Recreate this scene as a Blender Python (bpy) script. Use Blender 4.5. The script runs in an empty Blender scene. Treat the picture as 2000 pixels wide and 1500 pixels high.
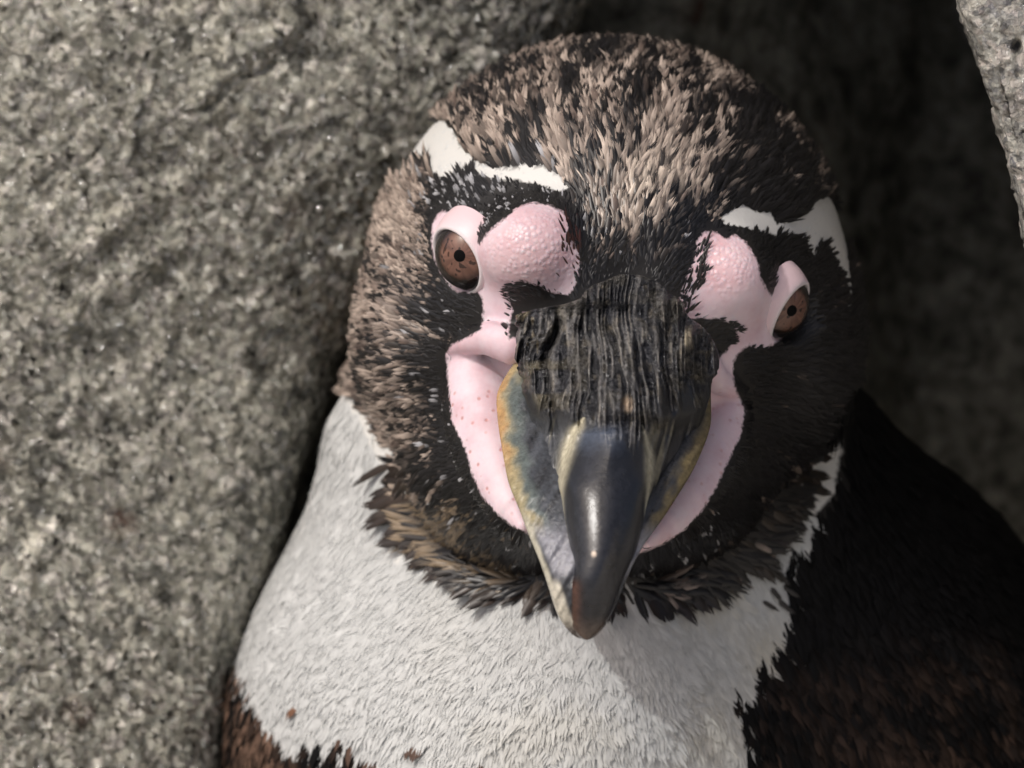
import bpy, bmesh, math
import numpy as np
from mathutils import Vector

# ------------------------------------------------------------------ frame, camera, sky, sun
# The bird is modelled in tenth-of-a-millimetre-like units (u): x right, y up, z towards the lens,
# then set into the world with the lens tipped down by PITCH.
S = 0.00008                      # metres per unit
D = 7500.0                       # lens to the head's middle, in units (0.6 m)
PITCH = math.radians(25)
RIGHT = np.array([1.0, 0, 0])
FWD = np.array([0, math.cos(PITCH), -math.sin(PITCH)])
UP = np.array([0, math.sin(PITCH), math.cos(PITCH)])
ORG = np.array([0, 0, 0.176])
SUN_L = np.array([-0.52, 0.66, 0.54])
SUN_L = SUN_L / np.linalg.norm(SUN_L)
SUN_STRENGTH = 2.0
SKY_STRENGTH = 0.15
EXPOSURE = -0.32


def W(a):
    a = np.asarray(a, float)
    return ORG + S * (a[..., 0:1] * RIGHT + a[..., 1:2] * UP - a[..., 2:3] * FWD)


def A(px, py, z):
    """where a point seen at photo pixel (px, py) stands when it is z units in front of the head's middle"""
    px, py, z = np.broadcast_arrays(np.asarray(px, float), np.asarray(py, float), np.asarray(z, float))
    k = (D - z) / D
    return np.stack([(px - 1000) * k, (750 - py) * k, z], -1)


def proj(a):
    k = D / (D - a[..., 2])
    return 1000 + a[..., 0] * k, 750 - a[..., 1] * k


scene = bpy.context.scene
cam_d = bpy.data.cameras.new('camera')
cam = bpy.data.objects.new('camera', cam_d)
scene.collection.objects.link(cam)
cam.location = W(np.array([0, 0, D]))
cam.rotation_euler = (math.pi / 2 - PITCH, 0, 0)
cam_d.sensor_width = 36
cam_d.lens = 36 * D / 2000.0
cam_d.clip_start = 0.01
cam_d.clip_end = 200
cam_d.dof.use_dof = True
cam_d.dof.focus_distance = (D - 470) * S
cam_d.dof.aperture_fstop = 22
scene.camera = cam

Lw = SUN_L[0] * RIGHT + SUN_L[1] * UP - SUN_L[2] * FWD
world = bpy.data.worlds.new('World')
scene.world = world
world.use_nodes = True
wn = world.node_tree
sky = wn.nodes.new('ShaderNodeTexSky')
sky.sky_type = 'NISHITA'
sky.sun_disc = False
sky.dust_density = 7.0
sky.air_density = 0.8
sky.ozone_density = 0.2
sky.sun_elevation = math.asin(Lw[2])
sky.sun_rotation = math.atan2(Lw[0], Lw[1])
bg = wn.nodes['Background']
bg.inputs[1].default_value = SKY_STRENGTH
wn.links.new(sky.outputs[0], bg.inputs[0])
sun_d = bpy.data.lights.new('sun', 'SUN')
sun_d.energy = SUN_STRENGTH
sun_d.angle = math.radians(0.6)
sun_d.color = (1.0, 0.985, 0.96)
sun = bpy.data.objects.new('sun', sun_d)
scene.collection.objects.link(sun)
sun.location = (-1, -1, 2)
sun.rotation_euler = Vector(Lw).to_track_quat('Z', 'Y').to_euler()
scene.view_settings.view_transform = 'Standard'
scene.view_settings.look = 'None'
scene.view_settings.gamma = 1
scene.view_settings.exposure = EXPOSURE
scene.cycles.max_bounces = 5
scene.cycles.diffuse_bounces = 3
scene.cycles.glossy_bounces = 2
scene.cycles.transmission_bounces = 2
scene.cycles.caustics_reflective = False
scene.cycles.caustics_refractive = False

rng = np.random.RandomState(7)

# ------------------------------------------------------------------ numeric helpers


def hash3(i, j, k, seed):
    h = (i.astype(np.int64) * 374761393 + j.astype(np.int64) * 668265263 + k.astype(np.int64) * 2147483647 + seed * 1274126177) & 0xFFFFFFFF
    h = ((h ^ (h >> 13)) * 1274126177) & 0xFFFFFFFF
    h = h ^ (h >> 16)
    return (h & 0xFFFFFF) / float(0xFFFFFF)


def vnoise(p, seed=0):
    """value noise, -1..1"""
    f = np.floor(p)
    t = p - f
    t = t * t * (3 - 2 * t)
    i, j, k = f[..., 0].astype(int), f[..., 1].astype(int), f[..., 2].astype(int)
    r = 0
    for a in (0, 1):
        for b in (0, 1):
            for c in (0, 1):
                w = (t[..., 0] if a else 1 - t[..., 0]) * (t[..., 1] if b else 1 - t[..., 1]) * (t[..., 2] if c else 1 - t[..., 2])
                r = r + w * hash3(i + a, j + b, k + c, seed)
    return r * 2 - 1


def fbm(p, oct=4, seed=0, gain=0.5):
    r, a = 0, 1.0
    for o in range(oct):
        r = r + a * vnoise(p * 2 ** o + o * 17.3, seed + o)
        a *= gain
    return r


def n3(x, y, z=0.0):
    x, y, z = np.broadcast_arrays(np.asarray(x, float), np.asarray(y, float), np.asarray(z, float))
    return np.stack([x, y, z], -1)


def sstep(a, b, x):
    t = np.clip((x - a) / (b - a), 0, 1)
    return t * t * (3 - 2 * t)


def inpoly(px, py, poly):
    r = np.zeros(px.shape, bool)
    n = len(poly)
    for i in range(n):
        x0, y0 = poly[i]
        x1, y1 = poly[(i + 1) % n]
        if y0 == y1:
            continue
        c = ((y0 > py) != (y1 > py)) & (px < (x1 - x0) * (py - y0) / (y1 - y0) + x0)
        r ^= c
    return r


def polydist(px, py, poly):
    """signed distance, positive inside"""
    d = np.full(px.shape, 1e9)
    n = len(poly)
    for i in range(n):
        x0, y0 = poly[i]
        x1, y1 = poly[(i + 1) % n]
        vx, vy = x1 - x0, y1 - y0
        t = np.clip(((px - x0) * vx + (py - y0) * vy) / (vx * vx + vy * vy + 1e-9), 0, 1)
        d = np.minimum(d, (px - x0 - t * vx) ** 2 + (py - y0 - t * vy) ** 2)
    d = np.sqrt(d)
    return np.where(inpoly(px, py, poly), d, -d)


def ip(y, table):
    t = np.array(table, float)
    return np.interp(y, t[:, 0], t[:, 1])


def ips(y, table):
    """smoothed table lookup"""
    r = 0
    for o, w in ((-22, .15), (-10, .2), (0, .3), (10, .2), (22, .15)):
        r = r + w * ip(y + o, table)
    return r


# ------------------------------------------------------------------ object helpers
def link(o, parent=None):
    scene.collection.objects.link(o)
    if parent is not None:
        o.parent = parent
    return o


def origin_of(o):
    p = np.zeros(3)
    while o is not None:
        p = p + np.array(o.location)
        o = o.parent
    return p


def mesh_object(name, verts, faces, mat, parent=None, cols=None, attrs=None, smooth=True, world=False, loc=None, normals=None):
    """verts in bird units; stored relative to the object's own base"""
    v = np.asarray(verts, float)
    if not world:
        v = W(v)
    base = np.zeros(3) if loc is None else np.asarray(loc, float)
    par = origin_of(parent) if parent is not None else np.zeros(3)
    if loc is None:
        base = par
    me = bpy.data.meshes.new(name)
    v = v - base
    F = faces
    me.vertices.add(len(v))
    me.vertices.foreach_set('co', v.astype(np.float32).ravel())
    if isinstance(F, np.ndarray):
        k = F.shape[1]
        flat = F.ravel()
        starts = np.arange(0, len(flat), k)
    else:
        flat = np.array([i for f in F for i in f])
        cnt = np.array([len(f) for f in F])
        starts = np.concatenate([[0], np.cumsum(cnt)[:-1]])
    me.loops.add(len(flat))
    me.loops.foreach_set('vertex_index', flat.astype(np.int32))
    me.polygons.add(len(starts))
    me.polygons.foreach_set('loop_start', starts.astype(np.int32))
    me.update(calc_edges=True)
    me.validate()
    me.polygons.foreach_set('use_smooth', np.full(len(me.polygons), smooth))
    if cols is not None:
        at = me.color_attributes.new('Col', 'FLOAT_COLOR', 'POINT')
        c = np.ones((len(v), 4), np.float32)
        c[:, :3] = cols
        at.data.foreach_set('color', c.ravel())
    for k, a in (attrs or {}).items():
        at = me.attributes.new(k, 'FLOAT', 'POINT')
        at.data.foreach_set('value', np.asarray(a, np.float32))
    if normals is not None:
        nw = normals[:, 0:1] * RIGHT + normals[:, 1:2] * UP - normals[:, 2:3] * FWD
        me.normals_split_custom_set_from_vertices(nw.astype(np.float32))
    me.materials.append(mat)
    o = bpy.data.objects.new(name, me)
    o.location = base - par
    return link(o, parent)


def tag(o, label=None, category=None, group=None, kind=None):
    for k, v in (('label', label), ('category', category), ('group', group), ('kind', kind)):
        if v:
            o[k] = v
    return o


def grid_faces(nr, nc, wrap=False):
    r = np.arange(nr - 1)[:, None]
    c = np.arange(nc if wrap else nc - 1)[None, :]
    a = r * nc + c
    b = r * nc + (c + 1) % nc
    return np.stack([a, b, b + nc, a + nc], -1).reshape(-1, 4)


# ------------------------------------------------------------------ materials
class NT:
    def __init__(self, name):
        self.m = bpy.data.materials.new(name)
        self.m.use_nodes = True
        self.t = self.m.node_tree
        self.b = self.t.nodes['Principled BSDF']

    def n(self, typ, **kw):
        nd = self.t.nodes.new(typ)
        for k, v in kw.items():
            if isinstance(k, str) and hasattr(nd, k):
                setattr(nd, k, v)
        return nd

    def l(self, a, b):
        self.t.links.new(a, b)

    def setb(self, **kw):
        for k, v in kw.items():
            self.b.inputs[k.replace('_', ' ')].default_value = v

    def math(self, op, a, b=0.5, clamp=False):
        nd = self.n('ShaderNodeMath', operation=op)
        nd.use_clamp = clamp
        for i, x in enumerate((a, b)):
            if hasattr(x, 'links') or hasattr(x, 'is_linked'):
                self.l(x, nd.inputs[i])
            else:
                nd.inputs[i].default_value = x
        return nd.outputs[0]

    def mix(self, f, a, b, typ='MIX'):
        nd = self.n('ShaderNodeMix')
        nd.data_type = 'RGBA'
        nd.blend_type = typ
        for s, x in ((nd.inputs[0], f), (nd.inputs[6], a), (nd.inputs[7], b)):
            if hasattr(x, 'is_linked'):
                self.l(x, s)
            elif isinstance(x, (int, float)):
                s.default_value = x
            else:
                s.default_value = (*x, 1)
        return nd.outputs[2]

    def ramp(self, f, stops, interp='LINEAR'):
        nd = self.n('ShaderNodeValToRGB')
        nd.color_ramp.interpolation = interp
        e = nd.color_ramp.elements
        while len(e) < len(stops):
            e.new(0.5)
        for i, (p, c) in enumerate(stops):
            e[i].position = p
            e[i].color = (*c, 1) if not isinstance(c, (int, float)) else (c, c, c, 1)
        self.l(f, nd.inputs[0])
        return nd.outputs[0]

    def noise(self, vec, scale, detail=4, rough=0.55):
        nd = self.n('ShaderNodeTexNoise')
        nd.inputs['Scale'].default_value = scale
        nd.inputs['Detail'].default_value = detail
        nd.inputs['Roughness'].default_value = rough
        self.l(vec, nd.inputs['Vector'])
        return nd

    def voro(self, vec, scale, feature='F1', rand=1.0):
        nd = self.n('ShaderNodeTexVoronoi')
        nd.feature = feature
        nd.inputs['Scale'].default_value = scale
        if 'Randomness' in nd.inputs:
            nd.inputs['Randomness'].default_value = rand
        self.l(vec, nd.inputs['Vector'])
        return nd

    def bump(self, h, dist, strength=1.0, normal=None):
        nd = self.n('ShaderNodeBump')
        nd.inputs['Strength'].default_value = strength
        nd.inputs['Distance'].default_value = dist
        self.l(h, nd.inputs['Height'])
        if normal is not None:
            self.l(normal, nd.inputs['Normal'])
        return nd.outputs[0]


def mat_attr(name, rough, spec=0.5, coat=0.0, bump=None, coat_rough=0.1, noise_amt=0.0):
    t = NT(name)
    a = t.n('ShaderNodeAttribute', attribute_name='Col')
    col = a.outputs['Color']
    tc = t.n('ShaderNodeTexCoord').outputs['Object']
    if noise_amt:
        f = t.noise(tc, 900, 5, 0.6).outputs['Fac']
        col = t.mix(1.0, col, t.ramp(f, [(0.3, 1 - noise_amt), (0.7, 1.0)]), 'MULTIPLY')
    t.l(col, t.b.inputs['Base Color'])
    t.setb(Roughness=rough, Specular_IOR_Level=spec, Coat_Weight=coat, Coat_Roughness=coat_rough)
    if bump:
        sc, dist = bump
        nz = t.noise(tc, sc, 6, 0.65)
        t.l(t.bump(nz.outputs['Fac'], dist), t.b.inputs['Normal'])
    return t.m


def mat_bill():
    t = NT('horn_bill')
    tc = t.n('ShaderNodeTexCoord').outputs['Object']
    col = t.n('ShaderNodeAttribute', attribute_name='Col').outputs['Color']
    rg = t.n('ShaderNodeAttribute', attribute_name='rough').outputs['Fac']
    f = t.noise(tc, 1100, 5, 0.65).outputs['Fac']
    col = t.mix(1.0, col, t.ramp(f, [(0.3, 0.6), (0.65, 1.1)]), 'MULTIPLY')
    t.l(col, t.b.inputs['Base Color'])
    fn = t.noise(tc, 4200, 3, 0.7).outputs['Fac']
    h = t.math('ADD', t.math('MULTIPLY', f, 0.35), t.math('MULTIPLY', t.math('MULTIPLY', fn, rg), 1.6))
    nb = t.bump(h, 0.00017)
    vo = t.voro(tc, 2300)
    fc = t.n('ShaderNodeVectorMath', operation='SUBTRACT')
    t.l(vo.outputs['Color'], fc.inputs[0])
    fc.inputs[1].default_value = (0.5, 0.5, 0.5)
    sc_ = t.n('ShaderNodeVectorMath', operation='SCALE')
    t.l(fc.outputs[0], sc_.inputs[0])
    t.l(t.math('MULTIPLY', rg, 0.9), sc_.inputs['Scale'])
    ad = t.n('ShaderNodeVectorMath', operation='ADD')
    t.l(sc_.outputs[0], ad.inputs[0])
    t.l(nb, ad.inputs[1])
    nn = t.n('ShaderNodeVectorMath', operation='NORMALIZE')
    t.l(ad.outputs[0], nn.inputs[0])
    t.l(nn.outputs[0], t.b.inputs['Normal'])
    t.l(t.math('SUBTRACT', 0.25, t.math('MULTIPLY', rg, 0.09)), t.b.inputs['Roughness'])
    t.setb(Specular_IOR_Level=0.55)
    return t.m


def mat_feather(name, rough, spec, trans):
    t = NT(name)
    a = t.n('ShaderNodeAttribute', attribute_name='Col')
    t.l(a.outputs['Color'], t.b.inputs['Base Color'])
    t.setb(Roughness=rough, Specular_IOR_Level=spec)
    if trans:
        tr = t.n('ShaderNodeBsdfTranslucent')
        t.l(a.outputs['Color'], tr.inputs['Color'])
        mx = t.n('ShaderNodeMixShader')
        mx.inputs[0].default_value = trans
        t.l(t.b.outputs[0], mx.inputs[1])
        t.l(tr.outputs[0], mx.inputs[2])
        t.l(mx.outputs[0], t.t.nodes['Material Output'].inputs['Surface'])
    return t.m


def mat_skin():
    t = NT('bird_skin')
    tc = t.n('ShaderNodeTexCoord').outputs['Object']
    base = t.n('ShaderNodeAttribute', attribute_name='Col').outputs['Color']
    sk = t.n('ShaderNodeAttribute', attribute_name='skin').outputs['Fac']
    brow = t.n('ShaderNodeAttribute', attribute_name='beads').outputs['Fac']
    pores = t.n('ShaderNodeAttribute', attribute_name='pores').outputs['Fac']
    edge = t.noise(tc, 1500, 3).outputs['Fac']
    skj = t.math('ADD', sk, t.math('MULTIPLY', t.math('SUBTRACT', edge, 0.5), 14.0))
    m = t.ramp(t.math('MULTIPLY', t.math('ADD', skj, 4.0), 0.125, True), [(0.2, 0), (0.8, 1)])
    f = t.noise(tc, 170, 4).outputs['Fac']
    f2 = t.noise(tc, 1400, 3).outputs['Fac']
    pink = t.ramp(f, [(0.3, (0.60, 0.39, 0.44)), (0.5, (0.69, 0.53, 0.585)), (0.72, (0.74, 0.62, 0.665))])
    pink = t.mix(t.math('MULTIPLY', f2, 0.35), pink, (0.76, 0.67, 0.71))
    vb = t.voro(tc, 1180, 'F1', 0.85)
    bead = t.ramp(vb.outputs['Distance'], [(0.05, 1.0), (0.62, 0.0)])
    pink = t.mix(t.math('MULTIPLY', brow, t.math('MULTIPLY', t.math('SUBTRACT', 1.0, bead), 0.40)), pink, (0.60, 0.30, 0.30))
    vp = t.voro(tc, 640, 'F1', 0.8)
    pore = t.ramp(vp.outputs['Distance'], [(0.08, 1.0), (0.26, 0.0)])
    pfac = t.math('MULTIPLY', pore, pores)
    pink = t.mix(t.math('MULTIPLY', pfac, 0.75), pink, (0.50, 0.22, 0.19))
    t.l(t.mix(m, base, pink), t.b.inputs['Base Color'])
    h = t.math('MULTIPLY', bead, brow)
    h = t.math('SUBTRACT', h, t.math('MULTIPLY', pfac, 0.6))
    h = t.math('ADD', h, t.math('MULTIPLY', f2, 0.35))
    t.l(t.bump(h, 0.00014, 0.9), t.b.inputs['Normal'])
    t.l(t.math('SUBTRACT', 0.5, t.math('MULTIPLY', brow, 0.17)), t.b.inputs['Roughness'])
    t.setb(Specular_IOR_Level=0.4)
    t.l(t.math('MULTIPLY', m, 0.25), t.b.inputs['Subsurface Weight'])
    t.b.inputs['Subsurface Radius'].default_value = (1.0, 0.35, 0.25)
    t.b.inputs['Subsurface Scale'].default_value = 0.0012
    return t.m


def mat_rock(name, tones, scale=1.0, glint=1.5, bumpd=0.0007, rough=0.55, spec=0.5):
    """grainy stone: mineral grains in several sizes, dark pits, rust spots, small shiny faces"""
    t = NT(name)
    tc = t.n('ShaderNodeTexCoord').outputs['Object']
    wob = t.noise(tc, 260 * scale, 3)
    vec = t.n('ShaderNodeVectorMath', operation='MULTIPLY_ADD')
    t.l(wob.outputs['Color'], vec.inputs[0])
    vec.inputs[1].default_value = (0.0022, 0.0022, 0.0022)
    t.l(tc, vec.inputs[2])
    v = vec.outputs[0]
    big = t.noise(tc, 38 * scale, 5).outputs['Fac']
    mid = t.noise(v, 330 * scale, 6, 0.7).outputs['Fac']
    g1 = t.voro(v, 620 * scale)
    g2 = t.voro(v, 1300 * scale)
    s1 = t.n('ShaderNodeSeparateColor')
    t.l(g1.outputs['Color'], s1.inputs[0])
    s2 = t.n('ShaderNodeSeparateColor')
    t.l(g2.outputs['Color'], s2.inputs[0])
    c = t.ramp(s1.outputs[0], [(0.0, tones[0]), (0.12, tones[1]), (0.5, tones[2]), (0.84, tones[3]), (0.96, tones[4])])
    c2 = t.ramp(s2.outputs[0], [(0.0, tones[1]), (0.35, tones[2]), (0.75, tones[3]), (0.97, tones[4])])
    c = t.mix(t.ramp(t.noise(tc, 90 * scale, 3).outputs['Fac'], [(0.35, 0.25), (0.65, 0.85)]), c, c2)
    c = t.mix(1.0, c, t.ramp(mid, [(0.32, 0.22), (0.5, 0.9), (0.66, 1.45)]), 'MULTIPLY')
    c = t.mix(1.0, c, t.ramp(big, [(0.3, 0.72), (0.7, 1.12)]), 'MULTIPLY')
    rv = t.voro(tc, 52 * scale)
    rust = t.ramp(rv.outputs['Distance'], [(0.06, 1.0), (0.16, 0.0)])
    rust = t.math('MULTIPLY', rust, t.ramp(mid, [(0.35, 1), (0.6, 0.2)]))
    c = t.mix(t.math('MULTIPLY', rust, 0.75), c, (0.10, 0.035, 0.018))
    pv = t.voro(v, 120 * scale)
    pit = t.ramp(pv.outputs['Distance'], [(0.10, 1.0), (0.24, 0.0)])
    c = t.mix(t.math('MULTIPLY', pit, 0.7), c, tones[0])
    t.l(c, t.b.inputs['Base Color'])
    h = t.math('ADD', t.math('MULTIPLY', mid, 1.6), t.math('MULTIPLY', s1.outputs[1], 0.55))
    h = t.math('ADD', h, t.math('MULTIPLY', s2.outputs[1], 0.35))
    h = t.math('SUBTRACT', h, pit)
    nb = t.bump(h, bumpd)
    if glint:
        # small crystal faces that each lean their own way
        fc = t.n('ShaderNodeVectorMath', operation='MULTIPLY_ADD')
        t.l(g2.outputs['Color'], fc.inputs[0])
        fc.inputs[1].default_value = (glint, glint, glint)
        fc.inputs[2].default_value = (-glint / 2, -glint / 2, -glint / 2)
        ad = t.n('ShaderNodeVectorMath', operation='ADD')
        t.l(fc.outputs[0], ad.inputs[0])
        t.l(nb, ad.inputs[1])
        nz_ = t.n('ShaderNodeVectorMath', operation='NORMALIZE')
        t.l(ad.outputs[0], nz_.inputs[0])
        nb = nz_.outputs[0]
    t.l(nb, t.b.inputs['Normal'])
    if glint:
        r = t.ramp(s2.outputs[2], [(0.0, 0.7), (0.55, 0.42), (0.8, 0.09)])
        t.l(r, t.b.inputs['Roughness'])
    else:
        t.setb(Roughness=rough)
    if glint:
        t.l(t.ramp(s2.outputs[2], [(0.5, 0.4), (0.85, 1.0)]), t.b.inputs['Specular IOR Level'])
    else:
        t.setb(Specular_IOR_Level=spec)
    return t.m


M_FEATHER = mat_feather('dark_feather', 0.36, 0.42, 0.0)
M_BODY = mat_feather('black_body_feather', 0.6, 0.12, 0.0)
M_WHITE = mat_feather('white_feather', 0.75, 0.15, 0.18)
M_SKIN = mat_skin()
M_BILL = mat_bill()
M_EYE = mat_attr('wet_eye', 0.25, 0.3, 0.5, None, 0.02)
M_PUPIL = mat_attr('pupil_black', 0.5, 0.05, 0.0)
M_LID = mat_attr('eyelid_skin', 0.4, 0.5, 0.0, (1800, 0.00005))
M_BOULDER = mat_rock('granite_boulder', [(0.045, 0.046, 0.038), (0.15, 0.152, 0.128), (0.35, 0.345, 0.285), (0.50, 0.475, 0.39), (0.80, 0.75, 0.67)], 0.85)
M_NEAR = mat_rock('pale_granite', [(0.02, 0.02, 0.02), (0.12, 0.12, 0.135), (0.42, 0.42, 0.38), (0.60, 0.57, 0.50), (0.85, 0.76, 0.70)], 0.95, 0.6, 0.0010)
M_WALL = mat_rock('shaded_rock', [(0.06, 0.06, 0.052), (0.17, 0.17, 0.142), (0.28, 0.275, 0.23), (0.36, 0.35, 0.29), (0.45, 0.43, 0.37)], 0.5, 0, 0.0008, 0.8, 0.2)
M_GROUND = mat_rock('sandy_ground', [(0.4, 0.37, 0.32), (0.56, 0.53, 0.47), (0.64, 0.61, 0.55), (0.7, 0.67, 0.61), (0.76, 0.73, 0.67)], 0.25, 0, 0.002, 0.9, 0.2)  # kept pale to throw sunlight back up at the bird

# ------------------------------------------------------------------ setting: ground, crevice wall, boulders
n = 140
gx, gy = np.meshgrid(np.sign(np.linspace(-1, 1, n)) * np.abs(np.linspace(-1, 1, n)) ** 5 * 60, np.sign(np.linspace(-1, 1, n)) * np.abs(np.linspace(-1, 1, n)) ** 5 * 60)
bounce_bank = np.interp(gy, [-60, -0.32, -0.2, -0.06, -0.02, 0.06], [0.15, 0.165, 0.155, 0.075, 0.03, 0.0]) + 0.24 * sstep(0.11, 0.24, gx) * sstep(-0.05, -0.13, gy) * sstep(-1.2, -0.5, gy)   # unseen, added to bounce sunlight into the bird's shade: a pale bank before it
gv = np.stack([gx, gy, bounce_bank + 0.004 * vnoise(n3(gx * 9, gy * 9), 3) * np.exp(-(gx ** 2 + gy ** 2))], -1).reshape(-1, 3)
tag(mesh_object('ground', gv, grid_faces(n, n), M_GROUND, world=True), kind='structure')


def closed_sheet(name, px, py, z, mat, back, amp=((260, 16), (90, 6), (34, 5), (15, 4.4)), seed=5, extra=None, **kw):
    """a rock face surveyed as rows and columns, roughened, and closed to a solid behind"""
    P = A(px, py, z)
    nr, nc = px.shape
    du = np.gradient(P, axis=1)
    dv = np.gradient(P, axis=0)
    N = np.cross(dv, du)
    N /= np.linalg.norm(N, axis=-1, keepdims=True) + 1e-9
    N *= np.where(N[nr // 2, nc // 2, 2] < 0, -1, 1)
    dis = 0
    for i, (wl, a) in enumerate(amp):
        dis = dis + a * vnoise(P / wl + 3.1 * i, seed + i)
    if extra is not None:
        dis = dis + extra
    P = P + N * dis[..., None]
    Q = P.reshape(-1, 3)
    rim = np.concatenate([np.arange(nc), np.arange(1, nr) * nc + nc - 1, (nr - 1) * nc + np.arange(nc - 2, -1, -1), np.arange(nr - 2, 0, -1) * nc])
    B = Q[rim].copy()
    B[:, 2] = np.minimum(B[:, 2] - 40, back)
    o = len(Q)
    nb = len(rim)
    V = np.concatenate([Q, B, B.mean(0)[None]])
    F = [tuple(f) for f in grid_faces(nr, nc)]
    for i in range(nb):
        j = (i + 1) % nb
        F.append((rim[i], rim[j], o + j, o + i))
        F.append((o + i, o + j, o + nb))
    return mesh_object(name, V, F, mat, **kw)


# left boulder: bright granite, sloping away from the sun towards the bird, edge running down behind the head
rows = np.concatenate([np.linspace(-1700, -60, 90), np.linspace(-55, 1540, 320), np.linspace(1550, 3300, 70)])
offs = np.concatenate([np.linspace(-1700, -900, 60), np.linspace(-895, -15, 190)[:-1], np.linspace(-14, 0, 6), ])
xe_l = [(-1700, 2300), (-420, 1450), (-100, 1185), (0, 1135), (60, 1108), (200, 1030), (450, 820), (700, 652), (870, 598), (1050, 548), (1280, 478), (1500, 438), (1800, 350), (3300, 100)]
ye = rows
xe = ips(ye, xe_l)
prof = []
O_, Y_ = np.meshgrid(offs, rows)
XE = np.repeat(xe[:, None], len(offs), 1)
s = -O_
ZL = -560 + 0.55 * s - 0.00031 * np.minimum(s, 1100) ** 2 + (-0.66) * np.maximum(s - 1100, 0) - 90 * np.exp(-s / 24.0) + np.interp(Y_, [-1700, -80, 750, 3300], [760, 0, 0, 420])  # unseen top raised to keep the sun off the wall behind
# the turned-away flank beyond the edge
tail_o = np.array([6, 10, 14, 16, 10, -10, -60])
tail_z = np.array([-45, -110, -190, -300, -450, -620, -760])
PX = np.concatenate([XE + O_, xe[:, None] + tail_o[None, :]], 1)
PY = np.concatenate([Y_, np.repeat(rows[:, None], len(tail_o), 1)], 1)
ZZ = np.concatenate([ZL, ZL[:, -1:] + tail_z[None, :]], 1)


def seg_ridge(px, py, x0, y0, x1, y1, w, a):
    vx, vy = x1 - x0, y1 - y0
    L = math.hypot(vx, vy)
    t = ((px - x0) * vx + (py - y0) * vy) / L ** 2
    d = ((px - x0) * -vy + (py - y0) * vx) / L + 9 * np.sin(t * 9)
    env = sstep(-0.1, 0.15, t) * (1 - sstep(0.85, 1.1, t))
    return a * env * np.exp(-(d / w) ** 2)


ex = 0
for a in ((600, 20, 375, 195, 20, 15), (545, 110, 390, 212, 7, -16), (400, 320, 110, 520, 26, 14), (120, 60, 60, 130, 9, -10), (330, 470, 60, 680, 20, 9),
          (180, 300, 40, 380, 8, -10), (300, 130, 240, 320, 10, 9), (170, 560, 120, 820, 10, -8), (120, 1000, 40, 1150, 14, 10), (110, 1290, 0, 1340, 8, -14)):
    ex = ex + seg_ridge(PX, PY, *a)
ex = ex + 9 * np.abs(vnoise(A(PX, PY, ZZ) / 60.0, 31)) * sstep(500, 150, PX)
ZZ[:, :3] = ZZ[:, 3:4]
boulder = closed_sheet('boulder', PX, PY, ZZ, M_BOULDER, -1700, extra=ex, loc=W(A(200, 3000, -700)))
tag(boulder, 'large grey speckled granite boulder in sunlight beside the white breast', 'boulder', 'rocks round the penguin')

# near rock at the right: sharp pale granite corner
xe_r = [(-900, 1640), (-400, 1770), (-100, 1838), (0, 1862), (20, 1867), (95, 1889), (130, 1899), (180, 1919), (250, 1935), (320, 1957), (400, 1984), (440, 2001), (700, 2090), (1200, 2240), (3300, 2500)]
rows = np.concatenate([np.linspace(-900, -40, 40), np.linspace(-35, 480, 150), np.linspace(490, 3300, 70)])
po = np.array([(1400, 330), (800, 380), (400, 400), (220, 395)] + [(o, 372 + 0.1 * (o - 120)) for o in np.linspace(215, 40, 55)] + [(30, 352), (20, 340), (12, 322), (6, 300), (2, 270), (0, 235), (4, 180), (16, 60), (50, -200), (110, -600), (180, -1300), (260, -2000)], float)
xe = ips(rows, xe_r)
PX = xe[:, None] + po[None, :, 0]
PY = np.repeat(rows[:, None], len(po), 1)
ZZ = np.repeat(po[None, :, 1], len(rows), 0) - np.interp(PY, [-900, 400, 3300], [-100, 0, 200])
pits = -16 * sstep(0.45, 0.75, vnoise(A(PX, PY, ZZ) / 26.0, 77)) - 10 * sstep(0.5, 0.8, vnoise(A(PX, PY, ZZ) / 13.0, 79))
near = closed_sheet('boulder', PX[:, ::-1], PY[:, ::-1], ZZ[:, ::-1], M_NEAR, -2200, ((240, 18), (70, 8), (26, 5), (11, 3)), 21, pits[:, ::-1], loc=W(A(2700, 3000, -300)))
tag(near, 'pale pitted granite rock edge in sharp focus above the dark shoulder', 'boulder', 'rocks round the penguin')

# crevice wall behind, wrapping round; unseen overhang shaped to keep sky light out
rows = np.linspace(-1100, 3300, 130)
cols = np.linspace(250, 3300, 110)
PX, PY = np.meshgrid(cols, rows)
ZZ = -1330 - 900 * sstep(1300, 1900, PX) + 260 * ((PX - 1250) / 900.0) ** 2 * (PX < 1250) + 1500 * sstep(2300, 3200, PX) + 1150 * sstep(-50, -950, PY) * sstep(800, 1500, PX) + 60 * fbm(n3(PX / 300, PY / 300), 2, 9)
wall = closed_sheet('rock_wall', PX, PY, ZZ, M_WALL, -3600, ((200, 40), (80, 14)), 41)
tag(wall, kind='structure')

# ------------------------------------------------------------------ the penguin: one continuous body from a distance field


def k_(z):
    return (D - z) / D


def ell(P, px, py, z, rx, ry, rz):
    c = A(px, py, z)
    r = np.array([rx * k_(z), ry * k_(z), rz], np.float32)
    q = (P - c.astype(np.float32)) / r
    k0 = np.sqrt((q * q).sum(-1))
    k1 = np.sqrt(((q / r) ** 2).sum(-1)) + 1e-6
    return k0 * (k0 - 1) / k1


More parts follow.
